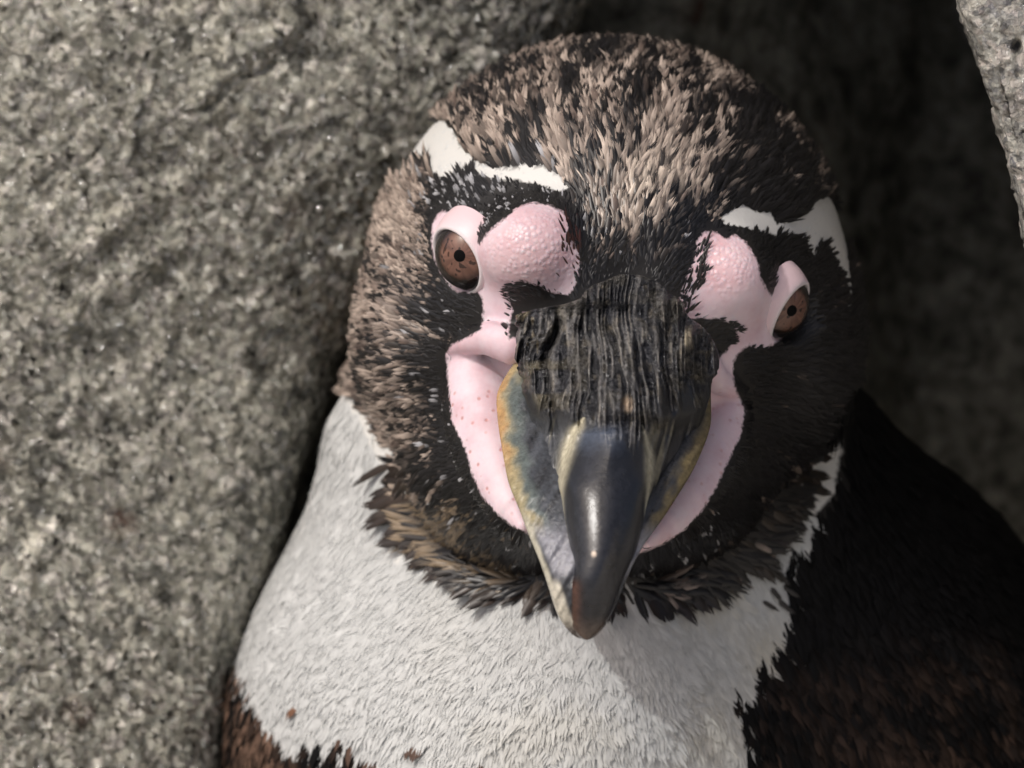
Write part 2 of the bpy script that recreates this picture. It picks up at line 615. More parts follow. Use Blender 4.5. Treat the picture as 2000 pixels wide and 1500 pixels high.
def caps(P, pts):
    d = None
    for (a, b) in zip(pts[:-1], pts[1:]):
        pa, pb = A(*a[:3]), A(*b[:3])
        ab = pb - pa
        t = np.clip(((P - pa.astype(np.float32)) @ ab.astype(np.float32)) / (ab @ ab), 0, 1)
        q = P - pa.astype(np.float32) - t[..., None] * ab.astype(np.float32)
        e = np.sqrt((q * q).sum(-1)) - (a[3] + (b[3] - a[3]) * t)
        d = e if d is None else np.minimum(d, e)
    return d


def smin(a, b, k):
    h = np.clip(0.5 + 0.5 * (b - a) / k, 0, 1)
    return b + (a - b) * h - k * h * (1 - h)


def smax(a, b, k):
    return -smin(-a, -b, k)


EYES = []   # centre, normal, radius


def eye_frame(px, py, z, n, opening):
    n = np.array(n, float)
    n /= np.linalg.norm(n)
    c = A(px, py, z)
    return c, n, opening


EYE_L = eye_frame(896, 508, 312, (-0.745, -0.40, 0.53), 66)
EYE_R = eye_frame(1540, 608, 246, (0.80, -0.50, 0.33), 62)

GAPE_L = [(932, 738, 268, 60), (942, 800, 296, 72), (958, 870, 338, 72), (984, 940, 400, 58), (1004, 990, 450, 40), (1021, 1028, 500, 14)]
LIP_L = [(884, 680, 276, 14), (915, 668, 318, 24), (955, 660, 350, 32), (1005, 676, 380, 36)]
GAPE_R = [(1418, 818, 262, 48), (1404, 860, 284, 60), (1374, 920, 330, 64), (1338, 975, 390, 52), (1300, 1022, 445, 34), (1262, 1060, 498, 12)]
LIP_R = [(1446, 768, 280, 12), (1420, 754, 308, 20), (1395, 738, 338, 26), (1382, 712, 360, 26)]


def body_sdf(P):
    d = ell(P, 1190, 568, -200, 465, 478, 622)
    d = smin(d, ell(P, 832, 680, -60, 126, 165, 255), 90)
    d = smin(d, ell(P, 1530, 690, -90, 136, 210, 270), 90)
    d = smin(d, ell(P, 1150, 900, 20, 350, 215, 300), 90)
    d = smin(d, ell(P, 1155, 960, 230, 190, 120, 250), 60)
    d = smin(d, ell(P, 1040, 485, 345, 112, 96, 112), 40)
    d = smin(d, ell(P, 1422, 545, 300, 88, 96, 105), 40)
    d = smin(d, caps(P, GAPE_L), 14)
    d = smin(d, caps(P, LIP_L), 14)
    d = smin(d, caps(P, GAPE_R), 12)
    d = smin(d, caps(P, LIP_R), 12)
    # hollow between the brows where the bill meets the forehead
    d = smax(d, -ell(P, 1215, 535, 500, 62, 45, 80), 50)
    for c, n_, r in (EYE_L, EYE_R):
        q = P - (c + n_ * 20).astype(np.float32)
        d = smax(d, -(np.sqrt((q * q).sum(-1)) - r * 0.95), 14)
    t = ell(P, 1330, 1640, -560, 850, 900, 620)
    t = smin(t, ell(P, 1165, 960, -420, 535, 520, 430), 160)
    t = smin(t, ell(P, 1240, 2050, -520, 830, 560, 640), 200)
    t = smin(t, ell(P, 915, 1385, -430, 432, 430, 440), 200)
    t = smin(t, ell(P, 1090, 1480, -250, 420, 400, 480), 160)
    return smin(d, t, 40)


def surface_nets(lo, hi, h):
    xs = [np.arange(lo[i], hi[i], h, dtype=np.float32) for i in range(3)]
    nx, ny, nz = map(len, xs)
    G = np.empty((nx, ny, nz), np.float32)
    Y, Z = np.meshgrid(xs[1], xs[2], indexing='ij')
    for i0 in range(0, nx, 16):
        xx = xs[0][i0:i0 + 16]
        P = np.empty((len(xx), ny, nz, 3), np.float32)
        P[..., 0] = xx[:, None, None]
        P[..., 1] = Y
        P[..., 2] = Z
        G[i0:i0 + 16] = body_sdf(P)
    sg = G < 0
    corner = [(a, b, c) for a in (0, 1) for b in (0, 1) for c in (0, 1)]
    sl = lambda a, n_: slice(a, n_ - 1 + a)
    cnt = sum(sg[sl(a, nx), sl(b, ny), sl(c, nz)].astype(np.int8) for a, b, c in corner)
    act = (cnt > 0) & (cnt < 8)
    idx = np.full(act.shape, -1, np.int32)
    cells = np.argwhere(act)
    idx[act] = np.arange(len(cells))
    acc = np.zeros((len(cells), 3))
    num = np.zeros(len(cells))
    gv = {c: G[cells[:, 0] + c[0], cells[:, 1] + c[1], cells[:, 2] + c[2]] for c in corner}
    for c in corner:
        for ax in range(3):
            if c[ax]:
                continue
            e = list(c)
            e[ax] = 1
            a, b = gv[c], gv[tuple(e)]
            m = (a < 0) != (b < 0)
            t = np.where(m, a / np.where(m, a - b, 1), 0)
            p = np.array(c, float)[None] + t[:, None] * np.eye(3)[ax][None]
            acc += p * m[:, None]
            num += m
    V = (cells + acc / num[:, None]) * h + np.array(lo)
    F = []
    for ax in range(3):
        b, c = (ax + 1) % 3, (ax + 2) % 3
        s0 = [slice(1, -1)] * 3
        s0[ax] = slice(0, -1)
        s1 = list(s0)
        s1[ax] = slice(1, None)
        A0, A1 = sg[tuple(s0)], sg[tuple(s1)]
        for flip in (False, True):
            m = (A0 & ~A1) if not flip else (~A0 & A1)
            q = np.argwhere(m)
            off = np.ones(3, int)
            off[ax] = 0
            q = q + off
            eb, ec = np.eye(3, dtype=int)[b], np.eye(3, dtype=int)[c]
            quad = [q - eb - ec, q - ec, q, q - eb]
            ids = np.stack([idx[k[:, 0], k[:, 1], k[:, 2]] for k in quad], -1)
            if flip:
                ids = ids[:, ::-1]
            F.append(ids)
    return V, np.concatenate(F)


BV, BF = surface_nets((-760, -2080, -1340), (1380, 730, 640), 12.0)


def project(V, it=3):
    V = V.astype(np.float32)
    for _ in range(it):
        d = body_sdf(V)
        g = np.stack([body_sdf(V + np.eye(3, dtype=np.float32)[i] * 2) - d for i in range(3)], -1) / 2
        gn = (g * g).sum(-1, keepdims=True) + 1e-3
        V = V - np.clip(d[:, None] * g / gn, -8, 8)
    g = np.stack([body_sdf(V + np.eye(3, dtype=np.float32)[i] * 2) - body_sdf(V - np.eye(3, dtype=np.float32)[i] * 2) for i in range(3)], -1)
    return V.astype(float), g / (np.linalg.norm(g, axis=-1, keepdims=True) + 1e-9)


# refine the face so its folds hold up close
vpx, vpy = proj(BV)
fm = (vpx > 790) & (vpx < 1620) & (vpy > 350) & (vpy < 1130) & (BV[:, 2] > 60)
bm = bmesh.new()
bvs = [bm.verts.new(v) for v in BV]
bfs = [bm.faces.new([bvs[i] for i in f]) for f in BF]
bm.verts.ensure_lookup_table()
bm.edges.ensure_lookup_table()
bm.verts.index_update()
ed = [e for e in bm.edges if fm[e.verts[0].index] and fm[e.verts[1].index]]
bmesh.ops.subdivide_edges(bm, edges=ed, cuts=1, use_grid_fill=True)
bmesh.ops.triangulate(bm, faces=[f for f in bm.faces if len(f.verts) > 4])
bm.verts.index_update()
BV = np.array([v.co for v in bm.verts])
BFL = [tuple(v.index for v in f.verts) for f in bm.faces]
bm.free()
BV, BN = project(BV)

# ---- markings, traced as outlines on the front of the head
PINK_L = [(866, 412), (884, 418), (903, 439), (921, 460), (937, 479), (948, 460), (967, 441), (991, 423), (1007, 407), (1039, 396), (1073, 401), (1095, 412), (1111, 428), (1108, 455), (1127, 487),
          (1135, 521), (1121, 564), (1111, 577), (1073, 569), (1055, 559), (1031, 551), (1012, 548), (993, 564), (991, 580), (1001, 607), (993, 641), (993, 663), (1020, 657), (1030, 695), (1030, 760), (1040, 900), (1060, 1050), (1030, 1041),
          (1000, 1027), (972, 1004), (939, 967), (921, 920), (907, 873), (883, 822), (879, 780), (874, 733), (872, 691), (883, 673), (911, 659), (939, 645), (944, 626), (943, 583), (932, 569), (903, 575),
          (881, 561), (863, 535), (849, 505), (843, 473), (845, 440), (854, 420)]
PINK_R = [(1333, 606), (1327, 579), (1343, 537), (1359, 499), (1362, 470), (1375, 454), (1399, 454), (1418, 467), (1437, 459), (1453, 470), (1469, 491), (1482, 521), (1487, 547), (1506, 577), (1527, 558),
          (1555, 535), (1566, 532), (1572, 545), (1572, 560), (1568, 582), (1558, 625), (1522, 665), (1490, 683), (1474, 678), (1463, 673), (1437, 694), (1431, 718), (1434, 750), (1440, 770), (1455, 800),
          (1447, 850), (1420, 905), (1400, 950), (1370, 1000), (1330, 1040), (1290, 1065), (1245, 1082), (1230, 1060), (1280, 980), (1330, 900), (1350, 820), (1350, 780), (1385, 740), (1400, 705), (1420, 685), (1440, 650), (1430, 630), (1400, 622), (1360, 620), (1340, 625)]
BILL = [(1010, 600), (1130, 596), (1180, 556), (1240, 546), (1290, 570), (1335, 610), (1345, 640), (1400, 700), (1385, 780), (1380, 860), (1350, 930), (1300, 1000), (1255, 1065), (1210, 1160), (1145, 1250),
        (1095, 1215), (1068, 1130), (1040, 1050), (1019, 999), (990, 900), (960, 770), (1000, 690)]
WHITE_L = [(858, 230), (885, 252), (903, 288), (930, 315), (989, 329), (1038, 320), (1074, 333), (1115, 365), (1088, 374), (1052, 360), (1002, 351), (948, 351), (899, 338), (858, 352), (845, 338), (827, 320),
           (809, 338), (760, 372), (700, 330), (790, 250), (831, 230)]
WHITE_R = [(1410, 425), (1447, 398), (1479, 414), (1506, 417), (1517, 438), (1562, 422), (1597, 385), (1615, 379), (1631, 403), (1650, 457), (1660, 521), (1663, 577), (1657, 657), (1650, 697), (1642, 740), (1640, 790), (1646, 861), (1618, 921), (1640, 950), (1618, 977), (1595, 1005), (1560, 1000), (1571, 950), (1590, 935),
           (1608, 870), (1625, 828), (1634, 790), (1636, 740), (1643, 697), (1650, 617), (1650, 558), (1640, 534), (1623, 499), (1605, 465), (1591, 499), (1565, 465), (1517, 457), (1477, 451), (1442, 441), (1415, 438)]
HEAD = [(683, 761), (701, 785), (734, 817), (750, 855), (775, 887), (795, 925), (790, 960), (800, 1000), (830, 1040), (870, 1070), (900, 1095), (940, 1120), (990, 1140), (1050, 1135), (1120, 1145), (1215, 1140), (1250, 1145), (1290, 1160),
        (1330, 1130), (1380, 1125), (1395, 1090), (1440, 1085), (1480, 1050), (1510, 1020), (1550, 980), (1560, 930), (1595, 890), (1612, 840), (1625, 800), (1640, 740), (1760, 740), (1760, -100), (560, -100), (560, 761)]
BREAST = [(560, 700), (300, 1100), (430, 1200), (470, 1250), (492, 1310), (515, 1350), (535, 1375), (556, 1405), (590, 1424), (640, 1428), (676, 1405), (700, 1432), (770, 1446), (800, 1480), (900, 1600), (1250, 1800), (1480, 1600), (1464, 1500), (1448, 1425),
          (1425, 1380), (1430, 1340), (1458, 1308), (1475, 1285), (1512, 1245), (1528, 1210), (1545, 1160), (1535, 1120), (1540, 1080), (1560, 1050), (1600, 1000), (1625, 960), (1640, 900), (1650, 800), (1400, 700)]


def classify(P, N):
    """0 bare, 1 dark head, 2 white, 3 dark body"""
    px, py = proj(P)
    r = np.full(px.shape, 3)
    front = (P[:, 2] > -620)
    head = inpoly(px, py, HEAD) & front
    br = inpoly(px, py, BREAST) & ~head & (P[:, 2] > -900)
    r[br] = 2
    r[head] = 1
    # the back of the neck and nape are dark
    r[(~front) & (py < 900)] = 3
    wl = inpoly(px, py, WHITE_L) | inpoly(px, py, WHITE_R)
    r[wl & front] = 2
    fr = (N[:, 2] > 0.05)
    bare = (inpoly(px, py, PINK_L) | inpoly(px, py, PINK_R) | inpoly(px, py, BILL)) & fr & (P[:, 2] > 100)
    r[bare] = 0
    return r, px, py


cls, vpx, vpy = classify(BV, BN)
sd = np.maximum(polydist(vpx, vpy, PINK_L), polydist(vpx, vpy, PINK_R))
sd = np.maximum(sd, polydist(vpx, vpy, BILL) - 12)
sd[(BV[:, 2] < 60) | (BN[:, 2] < 0)] = -50
BC = np.zeros((len(BV), 3))
BC[:] = (0.009, 0.008, 0.008)
BC[cls == 2] = (0.64, 0.635, 0.61)
beads = np.maximum(np.exp(-(((vpx - 1040) / 95) ** 2 + ((vpy - 485) / 85) ** 2) ** 2), np.exp(-(((vpx - 1415) / 62) ** 2 + ((vpy - 515) / 62) ** 2) ** 2)) * 0.95
pores = sstep(735, 780, vpy) * sstep(1040, 960, vpy) * np.where(vpx > 1200, 0.55, 1.0)

root_loc = W(A(1300, 2480, -560))
root_loc[2] = 0
penguin = bpy.data.objects.new('penguin', None)
penguin.empty_display_size = 0.05
penguin.location = root_loc
link(penguin)
tag(penguin, 'penguin with pink bare face patches, dark worn crown feathers and white breast', 'penguin')
body = mesh_object('body', BV, BFL, M_SKIN, penguin, cols=BC, attrs={'skin': sd, 'beads': beads, 'pores': pores})

# ------------------------------------------------------------------ plumage
tri = []
for f in BFL:
    tri.append(f[:3])
    if len(f) == 4:
        tri.append((f[0], f[2], f[3]))
tri = np.array(tri)
TA = BV[tri]
area = np.linalg.norm(np.cross(TA[:, 1] - TA[:, 0], TA[:, 2] - TA[:, 0]), axis=1) / 2


def sample(nn, weight):
    cw = np.cumsum(area * weight)
    i = np.searchsorted(cw, rng.rand(nn) * cw[-1])
    i = np.clip(i, 0, len(tri) - 1)
    a, b = rng.rand(nn), rng.rand(nn)
    f = a + b > 1
    a[f], b[f] = 1 - a[f], 1 - b[f]
    c = 1 - a - b
    t = tri[i]
    P = BV[t[:, 0]] * a[:, None] + BV[t[:, 1]] * b[:, None] + BV[t[:, 2]] * c[:, None]
    N = BN[t[:, 0]] * a[:, None] + BN[t[:, 1]] * b[:, None] + BN[t[:, 2]] * c[:, None]
    return P, N / np.linalg.norm(N, axis=1, keepdims=True)


def sample_class(nn, k, extra=None):
    near = (cls[tri] == k).any(1)
    w_ = np.where(near, np.where(inview, 1.0, 0.2), 0.0)
    if extra is not None:
        w_ = w_ * extra
    P, N = sample(nn, w_)
    c0_, qx, qy = classify(P, N)
    T = P - FOCUS
    down = (qy > 1000) & (c0_ != 1)
    T[down] = (0, -900, 0)
    T = T - (T * N).sum(1, keepdims=True) * N
    T /= np.linalg.norm(T, axis=1, keepdims=True) + 1e-9
    sh = np.where((c0_ == 1) & (qy > 900), 0.0, 20.0)
    c_, _, _ = classify(P + T * sh[:, None], N)
    c_ = np.where(c_ == 0, c0_, c_)
    ok = (c_ == k) & (c0_ != 0)
    return P[ok], N[ok]


FOCUS = A(1195, 790, 620)
tc_ = TA.mean(1)
tn_ = BN[tri].mean(1)
tpx, tpy = proj(tc_)
inview = (tn_[:, 2] > -0.35) & (tpx > 380) & (tpx < 2080) & (tpy > 0) & (tpy < 1600)
tcls, _, _ = classify(tc_, tn_)


def build_feathers(P, N, flow, L, Wd, lift, base, tip, split, soft, curl=0.0, keel=0.16):
    """each feather: a keeled vane of three rows that ends in two or three uneven points"""
    n_ = len(P)
    T = flow - (flow * N).sum(1, keepdims=True) * N
    T /= np.linalg.norm(T, axis=1, keepdims=True) + 1e-9
    B = np.cross(N, T)
    rows = [0.0, 0.38, 0.74]
    wid = [0.55, 1.0, 0.86]
    V = np.zeros((n_, 13, 3))
    C = np.zeros((n_, 13, 3))
    sdv = np.zeros((n_, 13))
    bend = rng.normal(0, 0.12, n_)
    for i, (s_, w_) in enumerate(zip(rows, wid)):
        c = P + T * (L * s_)[:, None] + N * (lift * s_ ** 1.2 - 3)[:, None] + B * (bend * L * s_ * s_)[:, None]
        for j, o in enumerate((-1, 0, 1)):
            V[:, i * 3 + j] = c + B * (o * Wd * w_ * 0.5)[:, None] + N * ((0 if o else 1) * Wd * keel)[:, None]
            sdv[:, i * 3 + j] = o
    # tips
    for j, (o, s_) in enumerate(((-0.62, 0.93), (-0.16, 1.0), (0.25, 0.96), (0.66, 0.9))):
        ss = s_ + rng.uniform(-0.09, 0.09, n_)
        V[:, 9 + j] = P + T * (L * ss)[:, None] + N * (lift * ss ** 1.2 - 3 - curl * L)[:, None] + B * (bend * L * ss * ss + o * Wd * 0.5 * split)[:, None]
        sdv[:, 9 + j] = o
    sv = np.array([0, 0, 0, .38, .38, .38, .74, .74, .74, .95, 1, .98, .92])
    m = sstep(0.12, 0.72, sv)[None, :, None]
    C = base[:, None, :] * (1 - m) + tip[:, None, :] * m
    C = C * (1 + rng.uniform(-0.12, 0.12, (n_, 13, 1)))
    fq = np.array([[3, 4, 1, 0], [4, 5, 2, 1], [6, 7, 4, 3], [7, 8, 5, 4]])
    ft = np.array([[9, 7, 6], [10, 7, 6], [11, 8, 7], [12, 8, 7]])
    NV = N[:, None, :] * soft + (1 - soft) * (N[:, None, :] * 0.75 + B[:, None, :] * sdv[:, :, None] * 0.65 + T[:, None, :] * 0.12)
    NV /= np.linalg.norm(NV, axis=-1, keepdims=True)
    return V, C, NV, fq, ft


def join_feathers(parts):
    Vs, Cs, Ns, Fs, o = [], [], [], [], 0
    for V, C, NV, fq, ft in parts:
        n_ = len(V)
        idx = (np.arange(n_) * 13)[:, None, None] + o
        q = (idx + fq[None]).reshape(-1, 4)
        t = (idx + ft[None]).reshape(-1, 3)
        # triangles only, for a plain array
        Fs += [q[:, [0, 1, 2]], q[:, [0, 2, 3]], t]
        Vs.append(V.reshape(-1, 3))
        Cs.append(C.reshape(-1, 3))
        Ns.append(NV.reshape(-1, 3))
        o += n_ * 13
    return np.concatenate(Vs), np.concatenate(Fs), np.concatenate(Cs), np.concatenate(Ns)


def radial_flow(P):
    return P - FOCUS


def facedist(px, py):
    """distance in view from bare skin and bill"""
    d = np.maximum(np.maximum(polydist(px, py, PINK_L), polydist(px, py, PINK_R)), polydist(px, py, BILL))
    return -d


parts_dark, parts_white, parts_body = [], [], []

# head, dark with worn tan tips
for (count, size, liftk) in ((30000, 0.92, 1.0), (26000, 0.72, 1.25)):
    P, N = sample_class(count, 1)
    px, py = proj(P)
    fd = facedist(px, py)
    keep = (fd > 2) | (P[:, 2] < 80)
    P, N, px, py, fd = P[keep], N[keep], px[keep], py[keep], fd[keep]
    n_ = len(P)
    near = sstep(0, 110, np.where(P[:, 2] < 80, 200, fd))
    chin = sstep(960, 1080, py) * (P[:, 2] > -100)
    topc = sstep(560, 300, py)
    brow = np.exp(-(((px - 960) / 115) ** 2 + ((py - 395) / 55) ** 2) ** 1.5)
    L = (24 + 36 * near + 14 * topc * near) * rng.uniform(0.7, 1.3, n_) * size * (1 - 0.25 * brow) + 26 * chin * size
    Wd = (6.5 + 6.5 * near) * rng.uniform(0.6, 1.4, n_) * size * (1.0 if size > 0.8 else 0.62) + 5 * chin
    fl = radial_flow(P)
    fl = fl / np.linalg.norm(fl, axis=1, keepdims=True)
    wob = np.stack([vnoise(P / 80.0, 51 + i) for i in range(3)], -1) * 0.3 + rng.normal(0, 0.13, (n_, 3))
    brow = np.exp(-(((px - 960) / 115) ** 2 + ((py - 395) / 55) ** 2) ** 1.5)
    # wear: how pale the tip is, in streaks that run with the feathers
    ang = np.arctan2(px - 1195, 800 - py)
    rad = np.hypot(px - 1195, py - 800)
    big = vnoise(P / 75.0, 60)
    fine = vnoise(n3(ang * 34, rad / 95.0, P[:, 2] / 400), 61)
    finer = vnoise(n3(ang * 70, rad / 60.0, P[:, 2] / 300), 62)
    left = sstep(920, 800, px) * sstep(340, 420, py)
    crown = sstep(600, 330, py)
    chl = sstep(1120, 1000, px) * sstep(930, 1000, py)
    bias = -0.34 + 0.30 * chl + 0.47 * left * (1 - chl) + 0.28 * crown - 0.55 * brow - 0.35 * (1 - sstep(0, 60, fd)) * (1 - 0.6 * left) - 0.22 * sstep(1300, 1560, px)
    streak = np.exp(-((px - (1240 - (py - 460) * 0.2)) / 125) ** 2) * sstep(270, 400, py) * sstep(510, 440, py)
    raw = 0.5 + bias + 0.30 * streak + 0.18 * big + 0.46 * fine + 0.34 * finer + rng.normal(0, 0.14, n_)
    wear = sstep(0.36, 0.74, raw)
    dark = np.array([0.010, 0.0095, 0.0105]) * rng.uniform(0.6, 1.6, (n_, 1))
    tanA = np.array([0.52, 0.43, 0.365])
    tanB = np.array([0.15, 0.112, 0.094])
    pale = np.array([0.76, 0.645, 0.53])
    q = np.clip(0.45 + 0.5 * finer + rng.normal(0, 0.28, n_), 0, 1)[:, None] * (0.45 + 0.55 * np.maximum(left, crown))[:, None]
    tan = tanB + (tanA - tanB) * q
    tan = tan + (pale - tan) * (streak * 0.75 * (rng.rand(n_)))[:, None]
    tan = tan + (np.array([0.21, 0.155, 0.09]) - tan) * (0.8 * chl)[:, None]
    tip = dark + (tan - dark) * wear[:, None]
    glint_tip = (rng.rand(n_) < 0.3 * brow) | (rng.rand(n_) < 0.035 * (1 - near) * (px < 1400))
    tip[glint_tip] = np.array([0.42, 0.42, 0.44]) * rng.uniform(0.4, 1.0, (glint_tip.sum(), 1))  # glints of light on the dark feathers, painted as pale tips
    base = dark + (tan - dark) * (wear[:, None] * 0.05)
    lift = L * (0.14 + 0.2 * rng.rand(n_)) * liftk + 10 * chin
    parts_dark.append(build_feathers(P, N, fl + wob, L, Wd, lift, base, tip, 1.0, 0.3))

# dark body
P, N = sample_class(17000, 3)
px, py = proj(P)
n_ = len(P)
L = rng.uniform(65, 100, n_)
Wd = rng.uniform(15, 26, n_)
fl = np.stack([(px - 1200) / 1200.0, -np.ones(n_), np.zeros(n_)], -1) + rng.normal(0, 0.14, (n_, 3))
brown = np.clip(0.3 + 0.5 * vnoise(P / 60.0, 71) + rng.normal(0, 0.25, n_), 0, 1) * np.maximum(sstep(700, 560, px), 0.22 * sstep(1150, 1350, py))
dk = np.array([0.0035, 0.0035, 0.004]) * rng.uniform(0.7, 1.4, (n_, 1))
br = np.array([0.20, 0.125, 0.09]) * rng.uniform(0.5, 1.3, (n_, 1))
parts_body.append(build_feathers(P, N, fl, L, Wd, L * rng.uniform(0.1, 0.2, n_), dk + (br * 0.3 - dk) * brown[:, None], dk + (br - dk) * brown[:, None], 1.0, 0.55))

# white: breast and stripes
for (count, head_part, fluff) in ((22000, False, False), (64000, False, True), (9000, True, False), (9000, True, True)):
    hp = (tpy < 720) | ((tpx > 1560) & (tpy < 1000) & (tc_[:, 2] > -500))
    P, N = sample_class(count, 2, (hp == head_part) * 1.0)
    px, py = proj(P)
    n_ = len(P)
    if head_part:
        fl = radial_flow(P)
        fl = fl / np.linalg.norm(fl, axis=1, keepdims=True) + rng.normal(0, 0.12, (n_, 3))
        L = rng.uniform(22, 40, n_)
        Wd = rng.uniform(6, 11, n_)
    else:
        fl = np.stack([(px - 1150) / 900.0, -np.ones(n_), np.zeros(n_)], -1) + rng.normal(0, 0.16, (n_, 3))
        L = rng.uniform(55, 110, n_)
        Wd = rng.uniform(14, 30, n_)
        tuft = np.stack([vnoise(P / 38.0, 83 + i) for i in range(3)], -1)
        fl = fl + 0.35 * tuft
    if fluff:
        L = L * rng.uniform(0.6, 0.85, n_)
        Wd = rng.uniform(2.6, 5.0, n_)
    w = np.array([0.655, 0.668, 0.662]) * (0.93 + 0.07 * rng.rand(n_, 1))
    cream = np.array([0.66, 0.605, 0.475])
    cf = np.clip(0.5 * vnoise(P / 120.0, 81) + 0.15, 0, 1) * sstep(800, 1200, px) * 0.8
    w = w + (cream - w) * cf[:, None]
    parts_white.append(build_feathers(P, N, fl, L, Wd, L * (rng.uniform(0.05, 0.13, n_) if fluff else rng.uniform(0.03, 0.08, n_)), w * 0.98, w, 0.85, 0.86, 0.0, 0.05))

# fringe of loose pointed feathers under chin and cheeks, and stray spots on the breast: single feathers
FR = [(757, 975, 175, 62), (770, 995, 172, 60), (765, 1012, 195, 58), (795, 1050, 215, 66), (812, 1062, 220, 62), (835, 1070, 225, 66)]
fr_roots, fr_ang, fr_len = [], [], []
edge = HEAD[4:27]
for (x0, y0), (x1, y1) in zip(edge[:-1], edge[1:]):
    seg = math.hypot(x1 - x0, y1 - y0)
    for k in range(max(2, int(seg / 5.5))):
        t = rng.rand()
        inn = rng.uniform(-14, 26)
        x, y = x0 + (x1 - x0) * t, y0 + (y1 - y0) * t
        dx, dy = x - 1180, y - 780
        L_ = math.hypot(dx, dy)
        fr_roots.append((x - dx / L_ * inn, y - dy / L_ * inn))
        fr_ang.append((dx / L_, dy / L_))
        fr_len.append(rng.uniform(50, 98))
fr_roots = np.array(fr_roots)
fr_ang = np.array(fr_ang)
fr_len = np.array(fr_len) * np.where(fr_roots[:, 0] > 1480, 0.55, 1.0)
# drop the roots onto the body along the line of sight
zz = np.linspace(560, -700, 127)
P3 = A(fr_roots[:, 0][:, None], fr_roots[:, 1][:, None], zz[None, :])
dd = body_sdf(P3.astype(np.float32))
hit = np.argmax(dd < 0, axis=1)
P, N = project(P3[np.arange(len(hit)), hit])
fl = np.stack([fr_ang[:, 0], -fr_ang[:, 1], np.full(len(P), -0.1)], -1) + rng.normal(0, 0.14, (len(P), 3))
n_ = len(P)
dk = np.array([0.030, 0.021, 0.017]) * rng.uniform(0.4, 1.3, (n_, 1)) * np.where(fr_roots[:, :1] > 1200, 0.6, 1.0)  # right-hand feathers painted darker for the shade on that side
bs = dk + np.where(rng.rand(n_, 1) < 0.35, 0.10, 0.012) * np.array([1, 0.8, 0.6]) * np.where(fr_roots[:, :1] > 1200, 0.4, 1.0)
fringe = build_feathers(P, N, fl, fr_len, rng.uniform(14, 27, n_), fr_len * rng.uniform(0.28, 0.5, n_), bs, dk, 0.45, 0.4)

# short bristles that lie over the inner edges of the two brow patches
bx_ = np.concatenate([rng.uniform(1096, 1138, 34), rng.uniform(1330, 1378, 60)])
by_ = np.concatenate([rng.uniform(440, 568, 34), rng.uniform(480, 612, 60)])
by_[34:] = 480 + (1385 - bx_[34:]) * 2.2 + rng.uniform(-25, 45, 60)
P3 = A(bx_[:, None], by_[:, None], zz[None, :])
hit = np.argmax(body_sdf(P3.astype(np.float32)) < 0, axis=1)
P, N = project(P3[np.arange(len(hit)), hit])
n_ = len(P)
fl = np.stack([np.where(bx_ < 1200, -0.35, 0.35), np.ones(n_), np.zeros(n_)], -1) + rng.normal(0, 0.16, (n_, 3))
L = rng.uniform(22, 42, n_)
cb = np.where((bx_ < 1200)[:, None], np.array([[0.034, 0.012, 0.009]]), np.array([[0.014, 0.011, 0.010]])) * rng.uniform(0.5, 1.5, (n_, 1))
parts_dark.append(build_feathers(P, N, fl, L, rng.uniform(3, 6, n_), L * 0.25, cb, cb, 0.3, 0.4))

VD, FD, CD, ND = join_feathers(parts_dark)
o = mesh_object('dark_plumage', VD, FD, M_FEATHER, penguin, cols=CD, normals=ND)
tag(o, kind='stuff')
VB, FB, CB, NB = join_feathers(parts_body)
o = mesh_object('back_plumage', VB, FB, M_BODY, penguin, cols=CB, normals=NB)
tag(o, kind='stuff')
VW, FW, CW, NW = join_feathers(parts_white)
o = mesh_object('white_plumage', VW, FW, M_WHITE, penguin, cols=CW, normals=NW)
tag(o, kind='stuff')


def single_feathers(pack, mat, limit):
    V, C, NV, fq, ft = pack
    faces = [tuple(f) for f in fq] + [tuple(f) for f in ft]
    for i in range(min(limit, len(V))):
        mesh_object('feather', V[i], faces, mat, penguin, cols=C[i], normals=NV[i])


single_feathers(fringe, M_FEATHER, 270)
spots = np.array([(584, 1365, 26, 44), (820, 1432, 22, 60), (806, 1440, 16, 46), (835, 1436, 16, 50), (724, 1462, 22, 60), (742, 1470, 18, 50), (940, 1474, 20, 50), (955, 1480, 16, 44), (690, 1432, 18, 66), (672, 1420, 14, 50), (500, 1330, 14, 60), (494, 1300, 10, 60),
                  (1508, 1110, 13, 44), (1520, 1135, 12, 50), (1496, 1140, 12, 46), (1512, 1165, 12, 50), (1484, 1170, 10, 40)], float)
P3 = A(spots[:, 0][:, None], spots[:, 1][:, None], zz[None, :])
hit = np.argmax(body_sdf(P3.astype(np.float32)) < 0, axis=1)
P, N = project(P3[np.arange(len(hit)), hit])
n_ = len(P)
fl = np.stack([np.where(spots[:, 0] > 1300, 0.7, 0.0), -np.ones(n_), np.zeros(n_)], -1) + rng.normal(0, 0.08, (n_, 3))
cs = np.where(spots[:, :1] > 1300, np.array([[0.02, 0.018, 0.018]]), np.array([[0.085, 0.05, 0.036]]))
cs[0] = (0.17, 0.085, 0.05)
single_feathers(build_feathers(P, N, fl, spots[:, 3], spots[:, 2], np.full(n_, 22.0), cs * 1.5, cs, 0.5, 0.6), M_FEATHER, 30)

